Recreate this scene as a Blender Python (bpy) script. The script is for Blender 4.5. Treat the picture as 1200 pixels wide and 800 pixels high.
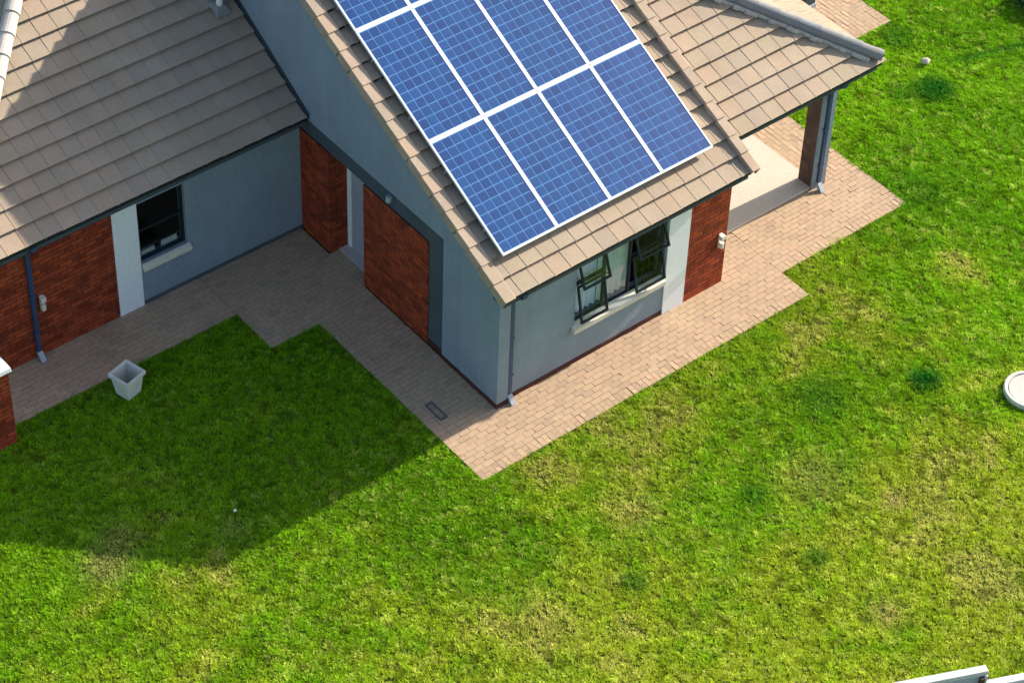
import bpy, bmesh, math, random
import numpy as np
from mathutils import Vector, Matrix, Euler

random.seed(7)
rng = np.random.default_rng(11)
sc = bpy.context.scene
for o in list(bpy.data.objects):
    bpy.data.objects.remove(o)
col = sc.collection

# ------------------------------------------------------------------ camera
cam_d = bpy.data.cameras.new('camera')
cam = bpy.data.objects.new('camera', cam_d)
col.objects.link(cam)
cam.location = (-17.902, -21.352, 28.708)
cam.rotation_euler = (0.84938, -0.02881, -0.67456)
cam_d.sensor_fit = 'HORIZONTAL'
cam_d.sensor_width = 36
cam_d.lens = 2939.36 * 36 / 1200
cam_d.shift_x = (600 - 592.36) / 1200
cam_d.shift_y = (242.78 - 400) / 1200
cam_d.clip_end = 2000
sc.camera = cam

# ------------------------------------------------------------------ light
SUN = Vector((0.893, -0.043, 0.457)).normalized()
el = math.asin(SUN.z)
az = math.atan2(SUN.x, SUN.y)
w = bpy.data.worlds.new('World')
sc.world = w
w.use_nodes = True
nt = w.node_tree
sky = nt.nodes.new('ShaderNodeTexSky')
sky.sky_type = 'NISHITA'
sky.sun_disc = False
sky.sun_elevation = el
sky.sun_rotation = az
sky.air_density = 1.0
sky.dust_density = 2.0
sky.ozone_density = 0.7
nt.links.new(sky.outputs[0], nt.nodes['Background'].inputs['Color'])
nt.nodes['Background'].inputs['Strength'].default_value = 0.125
sl = bpy.data.lights.new('sun', 'SUN')
sl.energy = 5.0
sl.angle = math.radians(0.6)
sl.color = (1.0, 0.90, 0.76)
so = bpy.data.objects.new('sun', sl)
so.rotation_euler = SUN.to_track_quat('Z', 'Y').to_euler()
so.location = SUN * 60
col.objects.link(so)
sc.view_settings.view_transform = 'Standard'
sc.view_settings.look = 'None'
sc.view_settings.gamma = 1
sc.view_settings.exposure = 1.06


# ------------------------------------------------------------------ materials
def newmat(name):
    m = bpy.data.materials.new(name)
    m.use_nodes = True
    t = m.node_tree
    b = t.nodes['Principled BSDF']
    return m, t, b


def mixc(t, fac, a, b, mode='MIX'):
    n = t.nodes.new('ShaderNodeMix')
    n.data_type = 'RGBA'
    n.blend_type = mode
    for sock, val in ((n.inputs[0], fac), (n.inputs[6], a), (n.inputs[7], b)):
        if hasattr(val, 'is_linked'):
            t.links.new(val, sock)
        elif isinstance(val, (int, float)):
            sock.default_value = val
        else:
            sock.default_value = (*val, 1)
    return n.outputs[2]


def noise(t, scale, detail=4, rough=0.6, vec=None, lo=0.3, hi=0.7):
    n = t.nodes.new('ShaderNodeTexNoise')
    n.inputs['Scale'].default_value = scale
    n.inputs['Detail'].default_value = detail
    n.inputs['Roughness'].default_value = rough
    if vec is None:
        g = t.nodes.new('ShaderNodeNewGeometry')
        vec = g.outputs['Position']
    t.links.new(vec, n.inputs['Vector'])
    r = t.nodes.new('ShaderNodeMapRange')
    r.inputs[1].default_value = lo
    r.inputs[2].default_value = hi
    t.links.new(n.outputs[0], r.inputs[0])
    return r.outputs[0]


def bump(t, b, h, strength=0.3, dist=0.01):
    n = t.nodes.new('ShaderNodeBump')
    n.inputs['Strength'].default_value = strength
    n.inputs['Distance'].default_value = dist
    t.links.new(h, n.inputs['Height'])
    t.links.new(n.outputs[0], b.inputs['Normal'])


def attr(t, name, kind='GEOMETRY'):
    n = t.nodes.new('ShaderNodeAttribute')
    n.attribute_name = name
    n.attribute_type = kind
    return n


def surf(name, c1, c2, rough=0.8, scale=3.0, fine=40.0, tint=None, tintc=None, bstr=0.25, bdist=0.006, spec=0.3, metal=0.0, streak=0.0):
    """mottled surface: two tones by broad noise, a fine grain, optional tint per tile"""
    m, t, b = newmat(name)
    c = mixc(t, noise(t, scale), c1, c2)
    g = noise(t, fine, 5, 0.7)
    c = mixc(t, g, c, mixc(t, 1.0, c, (0.74, 0.74, 0.74), 'MULTIPLY'))
    if streak:
        gg = t.nodes.new('ShaderNodeNewGeometry')
        mpp = t.nodes.new('ShaderNodeMapping')
        mpp.inputs['Scale'].default_value = (5.0, 5.0, 0.35)
        t.links.new(gg.outputs['Position'], mpp.inputs[0])
        k = 1 - streak
        c = mixc(t, noise(t, 1.0, 4, 0.6, mpp.outputs[0], 0.45, 0.75), c, mixc(t, 1.0, c, (k, k, k * 0.97), 'MULTIPLY'))
        # splash of soil along the foot of the wall
        sx = t.nodes.new('ShaderNodeSeparateXYZ')
        t.links.new(gg.outputs['Position'], sx.inputs[0])
        mr = t.nodes.new('ShaderNodeMapRange')
        mr.inputs[1].default_value = 0.45
        mr.inputs[2].default_value = 0.05
        mr.inputs[4].default_value = 0.35
        t.links.new(sx.outputs[2], mr.inputs[0])
        mu = t.nodes.new('ShaderNodeMath')
        mu.operation = 'MULTIPLY'
        t.links.new(mr.outputs[0], mu.inputs[0])
        t.links.new(noise(t, 7.0, 5, 0.65), mu.inputs[1])
        c = mixc(t, mu.outputs[0], c, (0.17, 0.13, 0.10))
    if tintc:
        a = attr(t, 'tint')
        ramp = t.nodes.new('ShaderNodeValToRGB')
        els = ramp.color_ramp.elements
        els[0].color = (*tintc[0], 1)
        els[1].color = (*tintc[-1], 1)
        for i, cc in enumerate(tintc[1:-1]):
            e = els.new((i + 1) / (len(tintc) - 1))
            e.color = (*cc, 1)
        t.links.new(a.outputs['Fac'], ramp.inputs[0])
        c = mixc(t, 1.0, c, ramp.outputs[0], 'MULTIPLY')
    t.links.new(c, b.inputs['Base Color'])
    b.inputs['Roughness'].default_value = rough
    b.inputs['Specular IOR Level'].default_value = spec
    b.inputs['Metallic'].default_value = metal
    if bstr:
        bump(t, b, g, bstr, bdist)
    return m


def plain(name, c, rough=0.5, metal=0.0, spec=0.5):
    m, t, b = newmat(name)
    cc = mixc(t, noise(t, 9.0), c, tuple(x * 0.82 for x in c))
    t.links.new(cc, b.inputs['Base Color'])
    b.inputs['Roughness'].default_value = rough
    b.inputs['Metallic'].default_value = metal
    b.inputs['Specular IOR Level'].default_value = spec
    return m


def brickmat(name, c1, c2, mortar):
    m, t, b = newmat(name)
    g = t.nodes.new('ShaderNodeNewGeometry')
    s = t.nodes.new('ShaderNodeSeparateXYZ')
    t.links.new(g.outputs['Position'], s.inputs[0])
    ad = t.nodes.new('ShaderNodeMath')
    t.links.new(s.outputs[0], ad.inputs[0])
    t.links.new(s.outputs[1], ad.inputs[1])
    cb = t.nodes.new('ShaderNodeCombineXYZ')
    t.links.new(ad.outputs[0], cb.inputs[0])
    t.links.new(s.outputs[2], cb.inputs[1])
    br = t.nodes.new('ShaderNodeTexBrick')
    br.inputs['Scale'].default_value = 1.0
    br.inputs['Brick Width'].default_value = 0.232
    br.inputs['Row Height'].default_value = 0.085
    br.inputs['Mortar Size'].default_value = 0.009
    br.inputs['Mortar Smooth'].default_value = 0.3
    br.inputs['Bias'].default_value = -0.1
    br.inputs['Color1'].default_value = (*c1, 1)
    br.inputs['Color2'].default_value = (*c2, 1)
    br.inputs['Mortar'].default_value = (*mortar, 1)
    t.links.new(cb.outputs[0], br.inputs['Vector'])
    c = mixc(t, noise(t, 5.0, 4, 0.6), br.outputs['Color'], mixc(t, 1.0, br.outputs['Color'], (0.56, 0.52, 0.52), 'MULTIPLY'))
    c = mixc(t, noise(t, 60.0, 3), c, mixc(t, 1.0, c, (0.8, 0.75, 0.75), 'MULTIPLY'))
    t.links.new(c, b.inputs['Base Color'])
    b.inputs['Roughness'].default_value = 0.85
    b.inputs['Specular IOR Level'].default_value = 0.2
    inv = t.nodes.new('ShaderNodeMath')
    inv.operation = 'SUBTRACT'
    inv.inputs[0].default_value = 1
    t.links.new(br.outputs['Fac'], inv.inputs[1])
    bump(t, b, inv.outputs[0], 0.6, 0.008)
    return m


M = {}
TT = [(0.91, 0.91, 0.93), (1.0, 1.0, 1.0), (1.05, 0.98, 0.94), (0.95, 0.98, 0.93), (1.06, 1.03, 1.0)]
M['tile'] = surf('roof_tile', (0.405, 0.325, 0.240), (0.335, 0.268, 0.198), 0.85, 1.2, 45, tintc=TT, bstr=0.35)
M['verge'] = surf('verge_tile', (0.44, 0.345, 0.26), (0.37, 0.29, 0.22), 0.85, 2.0, 45, tintc=TT, bstr=0.35)
M['hipcap'] = surf('hip_cap', (0.25, 0.26, 0.27), (0.20, 0.21, 0.22), 0.85, 3.0, 40, tintc=TT, bstr=0.3)  # cap tiles seen from their shaded side, that shade put into the grey
M['mortar'] = surf('mortar', (0.55, 0.52, 0.47), (0.42, 0.40, 0.36), 0.9, 6.0, 50)
M['deck'] = plain('roof_underlay', (0.05, 0.045, 0.04), 0.9, 0, 0.1)
M['plaster'] = surf('grey_plaster', (0.260, 0.325, 0.385), (0.220, 0.278, 0.332), 0.9, 1.6, 28, bstr=0.55, bdist=0.008, spec=0.15, streak=0.07)
M['charcoal'] = surf('charcoal_plaster', (0.085, 0.105, 0.122), (0.068, 0.086, 0.10), 0.9, 1.5, 35, spec=0.15)
M['white'] = surf('white_plaster', (0.86, 0.89, 0.90), (0.82, 0.85, 0.87), 0.75, 1.5, 40, bstr=0.15, spec=0.2)
M['brick'] = brickmat('red_brick', (0.50, 0.088, 0.026), (0.22, 0.036, 0.015), (0.11, 0.04, 0.028))
M['plinth'] = brickmat('plinth_brick', (0.12, 0.035, 0.025), (0.085, 0.026, 0.02), (0.08, 0.04, 0.035))
M['darkbrick'] = brickmat('brown_brick', (0.15, 0.098, 0.08), (0.115, 0.075, 0.062), (0.13, 0.095, 0.08))
M['metal'] = plain('dark_frame_paint', (0.012, 0.022, 0.028), 0.5, 0, 0.25)
M['pipe'] = plain('navy_pipe', (0.032, 0.065, 0.14), 0.4, 0, 0.4)
M['pipe_light'] = plain('pipe_shoe', (0.34, 0.38, 0.42), 0.4)
M['sill'] = surf('cream_sill', (0.70, 0.66, 0.56), (0.60, 0.57, 0.48), 0.7, 4.0, 40, bstr=0.1)
M['cream'] = plain('cream_fitting', (0.72, 0.68, 0.58), 0.4)
M['dark_grey'] = plain('grey_fitting', (0.10, 0.12, 0.14), 0.5)
M['alu'] = plain('anodised_frame', (0.86, 0.88, 0.90), 0.4, 0.0, 0.5)
M['steel'] = plain('rail_steel', (0.45, 0.46, 0.47), 0.45, 0.6)
M['floor'] = surf('porch_floor', (0.57, 0.50, 0.41), (0.52, 0.455, 0.375), 0.6, 1.0, 20, bstr=0.05)
M['paver'] = surf('brick_paver', (0.475, 0.347, 0.230), (0.42, 0.306, 0.205), 0.9, 1.3, 55,
                  tintc=[(0.88, 0.85, 0.86), (1.0, 0.97, 0.96), (1.03, 1.02, 0.97), (1.05, 0.97, 0.96), (0.94, 0.94, 0.91), (1.07, 1.05, 1.0)], bstr=0.3)
M['sand'] = surf('joint_sand', (0.27, 0.195, 0.14), (0.20, 0.145, 0.105), 0.95, 3, 50)
M['concrete'] = surf('pale_concrete', (0.60, 0.55, 0.50), (0.50, 0.46, 0.42), 0.85, 5, 50)
M['concrete_rim'] = surf('rim_concrete', (0.66, 0.66, 0.56), (0.54, 0.55, 0.46), 0.85, 5, 50)
M['planter'] = surf('planter_concrete', (0.72, 0.70, 0.62), (0.60, 0.59, 0.53), 0.8, 6, 50)
M['wallpaint'] = surf('boundary_plaster', (0.46, 0.50, 0.54), (0.38, 0.42, 0.46), 0.85, 2, 30)
M['coping'] = surf('boundary_coping', (0.66, 0.68, 0.66), (0.56, 0.58, 0.57), 0.8, 4, 30)
M['rust'] = plain('rust_bracket', (0.09, 0.04, 0.025), 0.8)
M['iron'] = plain('grate_iron', (0.12, 0.09, 0.078), 0.7)
M['stone'] = surf('pale_stone', (0.62, 0.58, 0.46), (0.45, 0.42, 0.34), 0.8, 12, 60)
M['cloth'] = plain('curtain_cloth', (0.80, 0.86, 0.80), 0.9, 0, 0.1)
M['lace'] = plain('lace_cloth', (0.80, 0.86, 0.92), 0.9, 0, 0.1)
M['dark'] = plain('dark_room', (0.03, 0.03, 0.032), 0.9, 0, 0.1)
M['paper'] = plain('paper_scrap', (0.85, 0.85, 0.82), 0.8, 0, 0.2)

# window glass: mirror by fresnel over see-through
m, t, b = newmat('window_glass')
out = t.nodes['Material Output']
lw = t.nodes.new('ShaderNodeLayerWeight')
fr = t.nodes.new('ShaderNodeMapRange')      # thin pane: 3% face on, rising at grazing angles
fr.inputs[1].default_value = 0.35
fr.inputs[3].default_value = 0.03
fr.inputs[4].default_value = 0.5
t.links.new(lw.outputs['Facing'], fr.inputs[0])
tr = t.nodes.new('ShaderNodeBsdfTransparent')
tr.inputs[0].default_value = (0.88, 0.93, 0.95, 1)
gl = t.nodes.new('ShaderNodeBsdfGlossy')
gl.inputs['Roughness'].default_value = 0.03
mx = t.nodes.new('ShaderNodeMixShader')
t.links.new(fr.outputs[0], mx.inputs[0])
t.links.new(tr.outputs[0], mx.inputs[1])
t.links.new(gl.outputs[0], mx.inputs[2])
t.links.new(mx.outputs[0], out.inputs[0])
M['glass'] = m

# solar cells: deep blue polycrystal under glass
m, t, b = newmat('solar_cell')
a = attr(t, 'tint')
oi = t.nodes.new('ShaderNodeObjectInfo')
tc = t.nodes.new('ShaderNodeTexCoord')
vo = t.nodes.new('ShaderNodeTexVoronoi')
vo.inputs['Scale'].default_value = 55
t.links.new(tc.outputs['Object'], vo.inputs['Vector'])
c = mixc(t, a.outputs['Fac'], (0.005, 0.036, 0.145), (0.008, 0.054, 0.19))
c = mixc(t, 0.12, c, vo.outputs['Color'], 'SOFT_LIGHT')
c = mixc(t, oi.outputs['Random'], c, mixc(t, 1.0, c, (1.3, 0.92, 1.03), 'MULTIPLY'))
c = mixc(t, noise(t, 1.6, 3), c, mixc(t, 1.0, c, (0.72, 1.05, 1.0), 'MULTIPLY'))
t.links.new(c, b.inputs['Base Color'])
b.inputs['Roughness'].default_value = 0.35
b.inputs['Coat Weight'].default_value = 0.10
b.inputs['Specular IOR Level'].default_value = 0.25
b.inputs['Coat Roughness'].default_value = 0.08
M['cell'] = m
m, t, b = newmat('solar_backsheet')
c = mixc(t, noise(t, 3.0), (0.085, 0.225, 0.46), (0.07, 0.185, 0.40))
t.links.new(c, b.inputs['Base Color'])
b.inputs['Roughness'].default_value = 0.3
b.inputs['Coat Weight'].default_value = 0.10
b.inputs['Specular IOR Level'].default_value = 0.25
b.inputs['Coat Roughness'].default_value = 0.08
M['backsheet'] = m

# grass blades take the colour of their tuft
m, t, b = newmat('grass_blade')
a = attr(t, 'gcol', 'INSTANCER')
g = attr(t, 'tint')
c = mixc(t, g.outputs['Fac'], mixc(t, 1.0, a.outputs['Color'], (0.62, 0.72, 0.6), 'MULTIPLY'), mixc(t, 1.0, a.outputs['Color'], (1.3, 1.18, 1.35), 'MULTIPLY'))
df = t.nodes.new('ShaderNodeBsdfDiffuse')
tl = t.nodes.new('ShaderNodeBsdfTranslucent')
mx = t.nodes.new('ShaderNodeMixShader')
mx.inputs[0].default_value = 0.35
t.links.new(c, df.inputs[0])
t.links.new(c, tl.inputs[0])
t.links.new(df.outputs[0], mx.inputs[1])
t.links.new(tl.outputs[0], mx.inputs[2])
t.links.new(mx.outputs[0], t.nodes['Material Output'].inputs[0])
M['grass'] = m
m, t, b = newmat('lawn_soil')
c = mixc(t, noise(t, 0.5), (0.07, 0.12, 0.012), (0.11, 0.15, 0.02))
c = mixc(t, noise(t, 14.0, 6), c, (0.05, 0.06, 0.015))
t.links.new(c, b.inputs['Base Color'])
b.inputs['Roughness'].default_value = 1
b.inputs['Specular IOR Level'].default_value = 0.05
M['soil'] = m
m, t, b = newmat('shrub_leaf')
a = attr(t, 'tint')
c = mixc(t, a.outputs['Fac'], (0.015, 0.06, 0.012), (0.05, 0.12, 0.02))
t.links.new(c, b.inputs['Base Color'])
b.inputs['Roughness'].default_value = 0.5
M['leaf'] = m
M['bark'] = plain('bark', (0.09, 0.065, 0.045), 0.9, 0, 0.1)

# ------------------------------------------------------------------ helpers
ORG = {}


class MB:
    def __init__(s):
        s.v = []
        s.f = []
        s.t = []
        s.m = []

    def face(s, idx, tint=0.5, m=0):
        s.f.append(idx)
        s.t.append(tint)
        s.m.append(m)

    def hexa(s, p, tint=0.5, m=0):
        """8 points: bottom ring 0-3 counter-clockwise, top ring 4-7"""
        n = len(s.v)
        s.v.extend([tuple(q) for q in p])
        for q in ((3, 2, 1, 0), (4, 5, 6, 7), (0, 1, 5, 4), (1, 2, 6, 5), (2, 3, 7, 6), (3, 0, 4, 7)):
            s.face([n + i for i in q], tint, m)
        return s

    def box(s, x0, x1, y0, y1, z0, z1, tint=0.5, m=0):
        return s.hexa([(x0, y0, z0), (x1, y0, z0), (x1, y1, z0), (x0, y1, z0), (x0, y0, z1), (x1, y0, z1), (x1, y1, z1), (x0, y1, z1)], tint, m)

    def quad(s, p, tint=0.5, m=0):
        n = len(s.v)
        s.v.extend([tuple(q) for q in p])
        s.face(list(range(n, n + len(p))), tint, m)
        return s

    def prism(s, poly, d, tint=0.5, m=0):
        n = len(s.v)
        k = len(poly)
        d = Vector(d)
        s.v.extend([tuple(q) for q in poly])
        s.v.extend([tuple(Vector(q) + d) for q in poly])
        s.face([n + i for i in reversed(range(k))], tint, m)
        s.face([n + k + i for i in range(k)], tint, m)
        for i in range(k):
            j = (i + 1) % k
            s.face([n + i, n + j, n + k + j, n + k + i], tint, m)
        return s

    def tube(s, p0, p1, r0, r1=None, k=10, tint=0.5, m=0, a0=0.0, a1=2 * math.pi, up=None):
        r1 = r0 if r1 is None else r1
        p0 = Vector(p0)
        p1 = Vector(p1)
        d = (p1 - p0).normalized()
        up = Vector(up) if up else (Vector((0, 0, 1)) if abs(d.z) < 0.9 else Vector((1, 0, 0)))
        side = d.cross(up).normalized()
        upv = side.cross(d).normalized()
        full = abs(a1 - a0 - 2 * math.pi) < 1e-6
        nn = k if full else k + 1
        n = len(s.v)
        for p, r in ((p0, r0), (p1, r1)):
            for i in range(nn):
                a = a0 + (a1 - a0) * i / k
                s.v.append(tuple(p + side * math.cos(a) * r + upv * math.sin(a) * r))
        for i in range(k):
            j = (i + 1) % nn
            s.face([n + i, n + j, n + nn + j, n + nn + i], tint, m)
        s.face([n + i for i in reversed(range(nn))], tint, m)
        s.face([n + nn + i for i in range(nn)], tint, m)
        return s

    def build(s, name, mats, parent=None, smooth=False, local=False, bevel=0):
        if not isinstance(mats, (list, tuple)):
            mats = [mats]
        V = np.array(s.v, float)
        if local:
            org = Vector((0, 0, 0))
        else:
            lo, hi = V.min(0), V.max(0)
            org = Vector(((lo[0] + hi[0]) / 2, (lo[1] + hi[1]) / 2, lo[2]))
        me = bpy.data.meshes.new(name)
        me.from_pydata([tuple(q) for q in (V - np.array(org))], [], s.f)
        me.polygons.foreach_set('material_index', s.m)
        at = me.attributes.new('tint', 'FLOAT', 'FACE')
        at.data.foreach_set('value', s.t)
        for mm in mats:
            me.materials.append(mm)
        bm = bmesh.new()
        bm.from_mesh(me)
        bmesh.ops.recalc_face_normals(bm, faces=bm.faces)
        bm.to_mesh(me)
        bm.free()
        if smooth:
            me.polygons.foreach_set('use_smooth', [True] * len(me.polygons))
        o = bpy.data.objects.new(name, me)
        col.objects.link(o)
        if bevel:
            bv = o.modifiers.new('soften', 'BEVEL')
            bv.width = bevel
            bv.segments = 2
        if parent is not None:
            o.parent = parent
            o.location = org - ORG[parent.name] if not local else (0, 0, 0)
        else:
            o.location = org
        ORG[o.name] = org
        return o


def tag(o, label=None, cat=None, group=None, kind=None):
    for k, v in (('label', label), ('category', cat), ('group', group), ('kind', kind)):
        if v:
            o[k] = v
    return o


def empty(name, loc, label, cat, group=None):
    o = bpy.data.objects.new(name, None)
    o.location = loc
    o.empty_display_size = 0.2
    col.objects.link(o)
    ORG[o.name] = Vector(loc)
    return tag(o, label, cat, group)


def clip(o, co, no):
    """cut away the part of a mesh on the far side of a plane (world coordinates)"""
    bm = bmesh.new()
    bm.from_mesh(o.data)
    bmesh.ops.bisect_plane(bm, geom=bm.verts[:] + bm.edges[:] + bm.faces[:], plane_co=Vector(co) - ORG[o.name], plane_no=Vector(no), clear_outer=True)
    bm.to_mesh(o.data)
    bm.free()


# ------------------------------------------------------------------ key measures
HE, OE, OV, P = 2.647, 0.367, 0.187, 0.4766
TP = math.tan(P)
XR = 5.07            # right verge of the main roof
XW = 4.872           # right end of the main front wall
YRIDGE = 6.3
ZRIDGE = HE + (YRIDGE + OE) * TP
BACK = 0.44          # back pitch
YBACK = YRIDGE + (ZRIDGE - 2.65) / BACK
Y1, HE2, OE2, P2 = 5.312, 2.692, 0.353, 0.5314
TP2 = math.tan(P2)
YE2 = Y1 - OE2
XL = -6.2            # left end of the wing
XLE = -6.62          # its eave corner
XE, YE, ZE = 8.75, 0.4, 2.65     # hip corner of the porch roof

# ------------------------------------------------------------------ setting: ground
g = MB()
g.quad([(-400, -400, -0.03), (400, -400, -0.03), (400, 400, -0.03), (-400, 400, -0.03)])
tag(g.build('ground', M['soil']), kind='structure')

# paving: every rectangle is laid with pavers 200 x 100
PAV = [  # x0 x1 y0 y1 direction, border sides
    (-1.12, 5.84, -1.147, 0.0, 'x', 'b'),
    (5.84, 8.83, -0.48, 0.79, 'x', 'b'),
    (4.875, 5.84, 0.0, 0.79, 'x', ''),
    (7.89, 8.83, 0.79, 3.42, 'y', 'r'),
    (8.83, 12.4, 3.42, 9.0, 'y', 'r'),
    (7.89, 8.83, 3.42, 9.0, 'y', ''),
    (-1.12, 0.0, 0.0, 3.2, 'x', 'l'),
    (-2.07, 0.0, 3.2, Y1, 'x', ''),
    (-9.5, -2.07, 4.20, Y1, 'x', ''),
    (0.0, 0.40, 3.5, 4.478, 'x', ''),
]
pv = MB()
sand = MB()


def lay(x0, x1, y0, y1, d):
    L, W, gp = 0.2, 0.1, 0.0032
    if d == 'x':
        A0, A1, B0, B1 = x0, x1, y0, y1
    else:
        A0, A1, B0, B1 = y0, y1, x0, x1
    nb = max(1, round((B1 - B0) / W))
    wb = (B1 - B0) / nb
    for j in range(nb):
        a = A0 - (L / 2 if j % 2 else 0) - random.uniform(0, 0.01)
        while a < A1 - 0.01:
            a0, a1 = max(a, A0) + gp, min(a + L, A1) - gp
            b0, b1 = B0 + j * wb + gp, B0 + (j + 1) * wb - gp
            a += L
            if a1 - a0 < 0.015:
                continue
            z = random.gauss(0, 0.0018)
            tl = random.gauss(0, 0.002)
            tt = random.random()
            q = [(a0, b0), (a1, b0), (a1, b1), (a0, b1)]
            if d == 'y':
                q = [(y, x) for x, y in q][::-1]
            pv.hexa([(x, y, -0.05) for x, y in q] + [(x, y, z + (tl if i < 2 else -tl)) for i, (x, y) in enumerate(q)], tt)


for x0, x1, y0, y1, d, brd in PAV:
    sand.box(x0 + 0.004, x1 - 0.004, y0 + 0.004, y1 - 0.004, -0.06, -0.007)
    if 'b' in brd:
        lay(x0, x1, y0, y0 + 0.2, 'y')
        y0 += 0.2
    if 'l' in brd:
        lay(x0, x0 + 0.2, y0, y1, 'x')
        x0 += 0.2
    if 'r' in brd:
        lay(x1 - 0.2, x1, y0, y1, 'x')
        x1 -= 0.2
    lay(x0, x1, y0, y1, d)
pvo = tag(pv.build('paving', M['paver']), kind='structure')
tag(sand.build('paving_bed', M['sand']), kind='structure')

# ------------------------------------------------------------------ house
house = empty('house', (2.0, 3.0, 0.0), 'single storey house with tan tiled roofs, grey plaster walls and red brick panels', 'house')


def part(mb, name, mat, parent=house, **k):
    return mb.build(name, mat, parent, **k)


# --- main block walls
WX0, WX1, WZ0, WZ1 = 1.60, 3.49, 0.86, 2.16
T = 0.22
a = MB()
a.box(0.003, WX0, 0, T, 0, 2.60)
a.box(WX0, WX1, 0, T, 0, WZ0)
a.box(WX0, WX1, 0, T, WZ1, 2.60)
a.box(WX1, 4.0, 0, T, 0, 2.60)
part(a, 'front_wall', M['plaster'])
part(MB().box(0.0, 0.222, -0.060, -0.0005, 0.0, 2.40), 'added_corner_strip', M['plaster'])  # added step forward, keeps the downpipe's shadow off the wall corner
part(MB().box(3.53, 3.995, -0.022, -0.002, 0.0, 2.597), 'pilaster', M['white'])
part(MB().box(3.998, XW, -0.014, T + 0.02, 0.0, 2.597), 'brick_panel', M['brick'])
a = MB()
a.box(0.236, 3.528, -0.014, -0.001, 0.0, 0.085)
a.box(-0.014, 0.2355, -0.074, -0.061, 0.0, 0.085)
a.box(-0.014, -0.001, -0.061, 1.362, 0.0, 0.085)
part(a, 'plinth', M['plinth'])

# gable wall, in the YZ plane at x = 0
RH = 0.10
a = MB()
gp = [(0, 0.0, 2.583), (0, YBACK - 0.4, 2.583)]
gp += [(0, YBACK - 0.4, 2.65 + 0.4 * BACK - RH), (0, YRIDGE, ZRIDGE - RH), (0, 0.0, HE + OE * TP - RH)]
a.prism(gp, (T, 0, 0))
a.box(0, T, 0.0, 1.366, 0, 2.581)
a.box(0, T, 5.55, YBACK - 0.4, 0, 2.581)
part(a, 'gable_wall', M['plaster'])
a = MB()
a.box(0.05, T, 1.368, 3.52, 0, 2.581)
a.box(0.05, T, 3.522, 5.311, 2.215, 2.581)
part(a, 'dark_surround', M['charcoal'])
part(MB().box(0.022, 0.049, 1.79, 3.519, 0, 2.21), 'brick_panel', M['brick'])
part(MB().box(0.030, 0.045, 1.37, 1.788, 0.0, 0.085), 'plinth', M['plinth'])
part(MB().box(0.028, 0.42, 4.48, 5.311, 0, 2.213), 'brick_pier', M['brick'])
a = MB()
a.box(T, 0.42, 3.30, 3.50, 0, 2.213)
a.box(T, 0.60, 3.30, 5.31, 2.215, 2.40)
part(a, 'door_recess', M['charcoal'])
door = part(MB().box(0.395, 0.45, 3.45, 4.36, 0.02, 2.10), 'door', plain('grey_door', (0.36, 0.38, 0.42), 0.5))
part(MB().box(0.385, 0.44, 4.365, 4.478, 0.0, 2.21), 'door_frame', M['white'], door)
part(MB().box(0.2, 0.42, 3.5, 4.478, -0.01, 0.018), 'door_step', M['concrete'])
# rear and inner walls close the block
a = MB()
a.box(T, XW, YBACK - 0.62, YBACK - 0.4, 0, 2.6)
a.box(XW - T, XW, T + 0.02, YBACK - 0.62, 0, 2.6)
gq = [(XW - T, 0.25, 2.602), (XW - T, YBACK - 0.62, 2.602), (XW - T, YRIDGE, ZRIDGE - RH), (XW - T, 0.25, HE + (OE + 0.25) * TP - RH)]
a.prism(gq, (T - 0.01, 0, 0))
part(a, 'rear_wall', M['plaster'])
a = MB()
a.box(T + 0.24, XW - T, T, YBACK - 0.62, 0.0, 0.05)
a.box(T + 0.24, XW - T, 3.0, 3.1, 0.05, 2.6)
a.box(-6.0, 0, Y1 + T, 11.8, 0.0, 0.05)
part(a, 'interior', M['dark'])

# --- left wing walls
LX0, LX1, LZ0, LZ1 = -3.14, -2.25, 0.88, 2.17
a = MB()
a.box(XL, LX0, Y1, Y1 + T, 0, 2.64)
a.box(LX0, LX1, Y1, Y1 + T, 0, LZ0)
a.box(LX0, LX1, Y1, Y1 + T, LZ1, 2.64)
a.box(LX1, 0.03, Y1, Y1 + T, 0, 2.64)
a.box(XL, XL + T, Y1 + T, 11.8, 0, 2.64)
a.box(XL, 0, 11.8, 12.0, 0, 2.64)
part(a, 'wing_wall', M['plaster'])
part(MB().box(-3.62, -3.16, Y1 - 0.022, Y1 - 0.002, 0, 2.637), 'pilaster', M['white'])
part(MB().box(XL - 0.014, -3.623, Y1 - 0.014, Y1 - 0.001, 0, 2.637), 'brick_panel', M['brick'])
part(MB().box(-3.158, 0.03, Y1 - 0.013, Y1 - 0.001, 0, 0.07), 'plinth', M['charcoal'])

# --- porch
part(MB().box(4.876, 7.888, 0.80, 9.0, -0.02, 0.05), 'porch_floor', M['floor'])
a = MB()
a.box(7.715, 8.017, 0.79, 1.10, 0.0, 2.36)
pil = part(a, 'porch_pillar', M['darkbrick'])
part(MB().box(7.712, 8.045, 0.765, 0.788, 0.0, 2.36), 'facing', M['plaster'], pil)
a = MB()
a.box(4.88, 8.02, 0.80, 1.08, 2.362, 2.60)
a.box(7.74, 8.02, 1.08, 6.3, 2.362, 2.60)
a.box(7.715, 8.017, 6.0, 6.3, 0.0, 2.36)
part(a, 'porch_beam', M['plaster'])
part(MB().box(4.88, XE - 0.12, YE + 0.12, 6.7, 2.602, 2.622), 'porch_ceiling', M['white'])


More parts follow.
